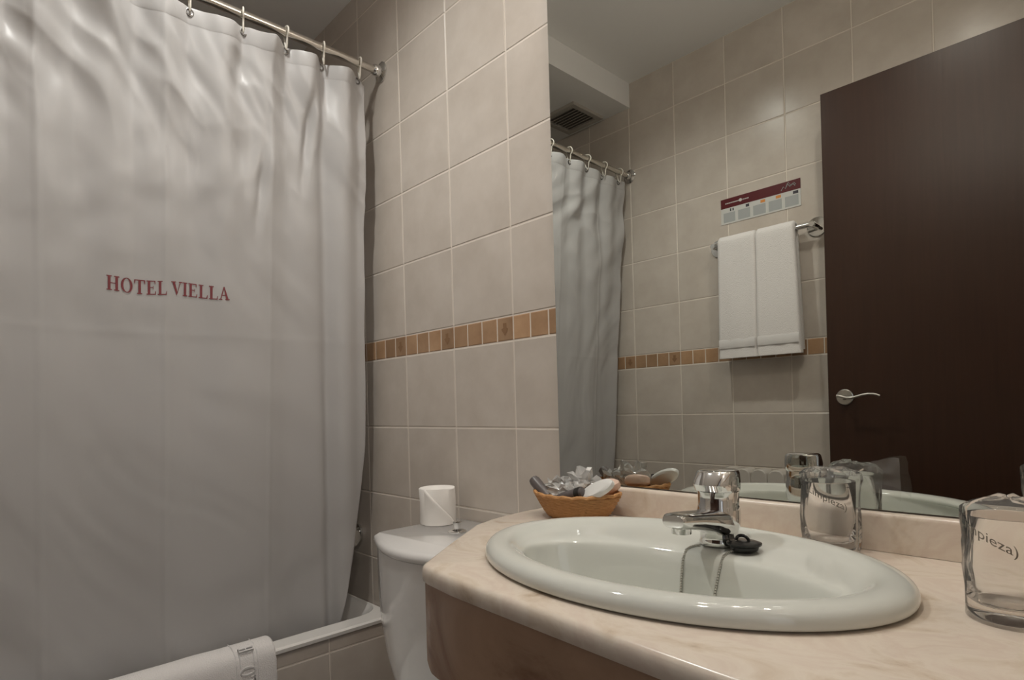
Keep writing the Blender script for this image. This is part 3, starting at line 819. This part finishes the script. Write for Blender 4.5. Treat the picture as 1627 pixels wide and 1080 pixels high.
capsule('toiletry_tube', (BX-.010, BY-.036, BZ+.038), (BX+.048, BY-.034, BZ+.056), .0105, 'tube', 'dark grey toiletry tube lying across the middle of the wicker basket', 'toiletry tube', cap='dark')
# white flat oval (comb or wrapped soap) leaning right
def slab(name, c, rx_, ry_, th, rot, mat, label, cat):
    t = thing(name, c, label, cat)
    b = NB(); loft(b, [ell(0, 0, rx_*.8, ry_*.8, -th, 32), ell(0, 0, rx_*.97, ry_*.97, -th*.6, 32), ell(0, 0, rx_, ry_, 0, 32), ell(0, 0, rx_*.97, ry_*.97, th*.6, 32), ell(0, 0, rx_*.8, ry_*.8, th, 32)])
    m = Matrix.Rotation(rot[2], 4, 'Z') @ Matrix.Rotation(rot[1], 4, 'Y') @ Matrix.Rotation(rot[0], 4, 'X')
    for v in b.verts: v.co = m @ v.co
    bmesh.ops.recalc_face_normals(b, faces=b.faces); ob('soap_body', b, mat, t); return t
slab('soap_bar', (BX+.070, BY-.026, BZ+.060), .038, .016, .0065, (.9, -.42, .10), 'white', 'white oval wrapped soap leaning over the right end of the wicker basket', 'soap')
slab('soap_bar', (BX+.045, BY+.030, BZ+.058), .030, .020, .009, (.3, -.15, .2), 'soap', 'pinkish wrapped soap bar at back of the wicker basket near the mirror', 'soap')
def crumple(name, c, sx, sy, sz, seed, mat, label, rot=0):
    b = NB(); bmesh.ops.create_icosphere(b, subdivisions=3, radius=1.0)
    for v in b.verts:
        p = v.co.copy(); q = Vector((p.x*1.0, p.y*1.0, p.z*1.0))
        n = noise.noise(q*1.6+Vector((seed, 0, 0)))*.50
        r1 = abs(noise.noise(q*2.6+Vector((0, seed, 0)))); r2 = abs(noise.noise(q*5.2+Vector((0, 0, seed))))
        k = .92+n-.50*r1-.25*r2
        v.co = Vector((p.x*sx*k, p.y*sy*k, p.z*sz*(k+.25*math.copysign(1, n))))
    bmesh.ops.rotate(b, verts=b.verts, cent=(0, 0, 0), matrix=Matrix.Rotation(rot, 3, 'Z'))
    o = ob(name, b, mat, smooth=False); o.location = c
    return tag(o, label, 'plastic packet')
crumple('plastic_packet', (BX-.040, BY-.008, BZ+.058), .036, .024, .020, 2.3, 'foil', 'crinkled clear plastic packet beside the leaning grey tube in basket', .3)
crumple('plastic_packet', (BX+.016, BY+.004, BZ+.068), .046, .028, .025, 5.1, 'foil', 'crinkled clear plastic packet heaped highest in middle of the basket', -.2)
crumple('plastic_packet', (BX-.004, BY-.024, BZ+.053), .042, .018, .016, 9.7, 'foil', 'crinkled clear plastic packet at the front of the basket over the rim', .1)

# ------------------------------------------------------------------ tumblers in bags
def text_mesh(s, size):
    c = bpy.data.curves.new('print', 'FONT'); c.body = s; c.size = size; c.align_x = 'CENTER'; c.resolution_u = 3
    o = bpy.data.objects.new('print', c); COL.objects.link(o)
    dg = bpy.context.evaluated_depsgraph_get(); me = bpy.data.meshes.new_from_object(o.evaluated_get(dg))
    bpy.data.objects.remove(o); bpy.data.curves.remove(c)
    b = NB(); b.from_mesh(me); bpy.data.meshes.remove(me)
    bmesh.ops.subdivide_edges(b, edges=[e for e in b.edges if e.calc_length() > size*.3], cuts=1)
    return b
def tumbler(x, y, label, seed, flap_dir, txt_ang, txt_z):
    t = thing('glass_tumbler', (x, y, CZ), label, 'drinking glass', 'bagged drinking glasses on the vanity')
    b = NB(); Rg, Hg = .0325, .097
    lathe(b, [(.0005, .0012), (.027, .0012), (.0305, .003), (.0318, .008), (Rg, .05), (Rg+.0006, Hg-.001), (Rg-.0002, Hg), (Rg-.0012, Hg-.001), (Rg-.0016, .05), (.0290, .019), (.022, .0145), (.0005, .0135)], cap0=False, cap1=False, n=56)
    bmesh.ops.remove_doubles(b, verts=b.verts, dist=1e-5); bmesh.ops.recalc_face_normals(b, faces=b.faces)
    ob('glass', b, 'glass', t, angle=70)
    # clear bag pulled over the glass, twisted flat into a flap on top
    b = NB(); loops = []; n = 72
    lv = [(0.0008, 1.0), (.012, 1.0), (.03, 1.0), (.05, 1.0), (.07, 1.0), (.088, 1.0), (.098, 1.02), (.1055, 1.0), (.110, .86), (.1125, .62), (.113, .34), (.1135, .12)]
    fd = Vector((math.cos(flap_dir), math.sin(flap_dir), 0)); sd = Vector((-fd.y, fd.x, 0))
    for z, s in lv:
        lp = []
        for i in range(n):
            a = 2*PI*i/n; p = Vector((math.cos(a), math.sin(a), 0))
            k = noise.noise(Vector((p.x*1.6, p.y*1.6, z*18+seed)))*.0035 + abs(noise.noise(Vector((p.x*4, p.y*4, z*30+seed))))*.0035
            lean = .012*max(0, p.dot(fd))**3*(z/.1)
            r = (.0338+k*(1+z*5)+lean*.3)*s
            lp.append((p.x*r, p.y*r, z+(.006*noise.noise(p*3+Vector((seed, 0, 0))) if z > .1 else 0)))
        loops.append(lp)
    loft(b, loops, False, True)
    pb0 = ob('plastic_bag', b, 'film', t, angle=35)
    b = NB(); prev = None
    for i in range(13):
        u = i/12; c = []
        for j in range(9):
            v = (j/8-.5)*2
            wob = noise.noise(Vector((u*3+seed, v*2.0, 0)))
            p = fd*(.022+.062*u) + sd*(.008*wob+.004*v) + Vector((0, 0, .094+.010*math.sin(u*2.6)+v*(.012+.016*u)+.003*wob))
            c.append(b.verts.new(p))
        if prev:
            for k in range(8): b.faces.new((prev[k], prev[k+1], c[k+1], c[k]))
        prev = c
    ob('bag_flap', b, 'film', pb0, angle=25)
    b = text_mesh('(Limpieza)', .0128)
    for v in b.verts:
        a = txt_ang + v.co.x/.0385; z = txt_z+v.co.y - v.co.x*.50
        v.co = Vector((.0385*math.cos(a), .0385*math.sin(a), z))
    ob('printed_word', b, 'ink', pb0, smooth=False)
    return t
a1 = math.atan2(CAMY+.062, CAMX-.898)
tumbler(.898, -.0565, 'clear glass tumbler in a printed clear bag behind the washbasin rim', 1.7, .36, a1-.10, .074)
a2 = math.atan2(CAMY+.228, CAMX-1.105)
tumbler(1.108, -.222, 'clear glass tumbler in a printed clear bag at the right end of counter', 4.4, .95, a2-.50, .079)

# ------------------------------------------------------------------ far side of the room (seen in the mirror)
def my(off): return -DEPTH+off
RLY, RLZ = my(.047), 1.637
t = thing('towel_rail', (.29, my(0), RLZ), 'chrome towel rail with round wall flanges beside the open door', 'towel rail')
b = NB(); tube(b, [(-.197, .047, 0), (.163, .047, 0)], .0085, 20); ob('bar', b, 'chrome', t)
for s, xx in ((-1, -.195), (1, .161)):
    b = NB(); lathe(b, [(.034, .0005), (.034, .003), (.032, .005), (.010, .0065), (.0095, .050), (.0090, .056)], axis='Y', c=(xx, 0, 0)); 
    bmesh.ops.recalc_face_normals(b, faces=b.faces); ob('flange', b, 'chrome', t)
def hand_towel(x0, x1, zf, zb, spread, label):
    t = thing('hand_towel', ((x0+x1)/2, RLY, RLZ), label, 'hand towel', 'white hand towels on the rail')
    cxm = (x0+x1)/2; b = NB(); loops = []
    nx = 22
    for i in range(nx+1):
        u = i/nx; lp_o, lp_i = [], []
        path = []
        m = 26
        for k in range(m+1):      # front face, bottom to top
            v = k/m; z = zf+(RLZ-zf)*v; path.append((.017+.010*(1-v)*(.5+.5*math.sin(3*v+1)), z, 0))
        for k in range(1, 8):
            a = PI*k/8; path.append((.017*math.cos(a), RLZ+.020*math.sin(a), 1))
        for k in range(m+1):
            v = 1-k/m; z = zb+(RLZ-zb)*v; path.append((-.017-.008*(1-v), z, 2))
        edge = max(0, 1-min(u, 1-u)/.06); round_ = .007*(1-math.sqrt(max(0, 1-edge*edge)))
        for (dy, z, s) in path:
            v = max(0, (RLZ-z)/.42)
            hx_ = (x0+(x1-x0)*u) + spread*v*u*(1 if s == 0 else .6)
            sg = 1 if dy > 0 else -1
            wv = .003*noise.noise(Vector((hx_*20, z*5, dy*50)))
            band = -.0022 if (s == 0 and (.030 < z-zf < .034 or .072 < z-zf < .076)) else 0
            th = .007
            lp_o.append((hx_-t.location.x, dy+wv+(th+band-round_)*sg*(1 if s != 1 else abs(dy)/.017), z-RLZ+(th-round_ if s == 1 else 0)*math.sin(math.acos(max(-1, min(1, dy/.017))) if s == 1 else 0)))
            lp_i.append((hx_-t.location.x, dy*.55+wv, z-RLZ-(.004 if s == 1 else 0)))
        loops.append(lp_o+lp_i[::-1])
    loft(b, loops); bmesh.ops.recalc_face_normals(b, faces=b.faces)
    tr0 = ob('terry', b, 'towel', t, angle=60)
    b = NB(); w_ = x1-x0+spread*.9
    pr = None
    for i in range(17):
        u = i/16; xx = x0+.004+(w_-.008)*u-t.location.x
        c = [b.verts.new((xx, .0285+.0012*math.sin(i*.9)+.010*(1-v_)*0+d, zf+h-RLZ)) for h, d, v_ in ((.036, .0050, 0), (.040, .0062, 0), (.066, .0055, 0), (.070, .0038, 0))]
        if pr:
            for k in range(3): b.faces.new((pr[k], pr[k+1], c[k+1], c[k]))
        pr = c
    bmesh.ops.recalc_face_normals(b, faces=b.faces); ob('hem_band', b, 'towel_band', tr0)
    return t
hand_towel(.120, .2620, 1.207, 1.219, .002, 'white hand towel over the rail, farther from the door')
hand_towel(.2645, .3980, 1.207, 1.222, .018, 'white hand towel over the rail, next to the door')

# sign
t = thing('notice_sign', (.2525, my(0), 1.772), 'small white notice with maroon top strip on tiles above towel rail', 'sign')
SX0, SX1, SZ0, SZ1 = .106, .400, 1.724, 1.820
b = NB(); box(b, SX0, SX1, my(.0004), my(.0018), SZ0, SZ1); cd0 = ob('card', here(t, b), 'card', t, smooth=False)
b = NB(); box(b, SX0, SX1, my(.0018), my(.0021), SZ1-.036, SZ1)
ms0 = ob('maroon_strip', here(t, b), 'card_red', cd0, smooth=False)
for k in range(5):
    b = NB(); x0 = SX0+.010+k*.0575; box(b, x0, x0+.046, my(.0018), my(.0021), SZ0+.006, SZ0+.042); ob('text_panel', here(t, b), 'card_grey', cd0, smooth=False)
for k, (mt_, ws) in enumerate((('card_dark', ((.026, .031), (.036, .041))), ('card_dark', ((.030, .043),)), ('card_orange', ((.028, .045),)), ('card_orange', ((.026, .044),)), ('card_dark', ((.028, .046),)))):
    b = NB(); x0 = SX0+.010+k*.0575
    for a_, c_ in ws: box(b, x0+a_, x0+c_, my(.0018), my(.0022), SZ0+.046, SZ0+.056)
    ob('small_flag', here(t, b), mt_, cd0, smooth=False)
b = NB()
lathe(b, [(.0005, my(.0024)), (.006, my(.0024)), (.006, my(.0021))], axis='Y', c=(SX0+.078, 0, SZ1-.018), cap1=False, cap0=False, n=12)
for i in range(16):
    x0 = SX0+.018+i*.0035; box(b, x0, x0+.0024, my(.0021), my(.0023), SZ1-.0205, SZ1-.0165)
for i in range(7):
    x0 = SX0+.086+i*.0035; box(b, x0, x0+.0024, my(.0021), my(.0023), SZ1-.0205, SZ1-.0165)
ob('emblem', here(t, b), 'card', t, smooth=False)
b = NB()
pt = [(.228, -.028), (.236, -.016), (.243, -.024), (.250, -.008), (.258, -.020), (.270, -.014), (.276, -.022)]
tube(b, [(SX0+a_, my(.0024), SZ1+c_) for a_, c_ in pt], .0016, 6); tube(b, [(SX0+a_+.003, my(.0026), SZ1+c_+.004) for a_, c_ in pt[2:]], .0010, 6)
ob('line_drawing', here(t, b), 'card_grey', t)

# radiator
t = thing('radiator', (.29, my(.05), .20), 'pale column radiator on the tiled wall below the towels', 'radiator')
x0 = .118
for k in range(6):
    b = NB(); xa = x0+k*.060; c0 = xa+.029
    pr_ = [(-.029, .0), (-.0292, .555), (-.026, .572), (-.016, .582), (0, .586), (.016, .582), (.026, .572), (.0292, .555), (.029, 0)]
    loft(b, [[(c0+px-.29, y_-my(.05), .02+pz) for px, pz in pr_] for y_ in (my(.030), my(.100))])
    bmesh.ops.recalc_face_normals(b, faces=b.faces); ob('column', b, 'rad', t, angle=30, bevel=.004)
for z_ in (.06, .50):
    b = NB(); box(b, x0+.005-.29, x0+.355-.29, -.012, .012, z_-.015, z_+.015); ob('header_pipe', b, 'dark', t, smooth=False)
for xx in (x0+.06-.29, x0+.30-.29):
    b = NB(); box(b, xx-.01, xx+.01, -.0495, -.01, .44, .46); ob('wall_bracket', b, 'rad', t, smooth=False)

# open door leaf, swung flat in front of the far wall
DYF = -1.118
t = thing('door_leaf', (1.2, DYF-.02, 0), 'dark brown wooden door standing open beside the towel rail', 'door')
b = NB(); box(b, .512, 1.232, DYF-.037, DYF, .008, 2.022)
dp0 = ob('panel', here(t, b), 'wood', t, smooth=False, bevel=.0015)
b = NB(); lathe(b, [(.0245, DYF+.0002), (.0245, DYF+.006), (.0225, DYF+.008), (.0005, DYF+.0085)], axis='Y', c=(.5615, 0, 1.052), cap0=True)
bmesh.ops.recalc_face_normals(b, faces=b.faces); ob('rosette', here(t, b), 'satin', dp0, angle=30)
b = NB(); lathe(b, [(.009, DYF+.008), (.0085, DYF+.040)], axis='Y', c=(.5615, 0, 1.052))
hp = [(.549, .0045), (.556, .0035), (.566, .0005), (.577, -.0025), (.590, -.003), (.605, .0005), (.620, .005), (.636, .0075), (.650, .007), (.660, .0045), (.667, .001)]
tube(b, [(x_, DYF+.040, 1.052+z_) for x_, z_ in hp], .004, 12, rfun=lambda u: .0048-.0020*u)
ob('lever_handle', here(t, b), 'satin', dp0)
b = NB(); box(b, .5045, .512, DYF-.026, DYF-.012, 1.022, 1.036); ob('latch_bolt', here(t, b), 'satin', dp0, smooth=False)
for z_ in (.25, 1.05, 1.80):
    b = NB(); lathe(b, [(.006, z_-.04), (.006, z_+.04)], c=(1.236, DYF-.018, 0), n=16); ob('hinge', here(t, b), 'satin', t)
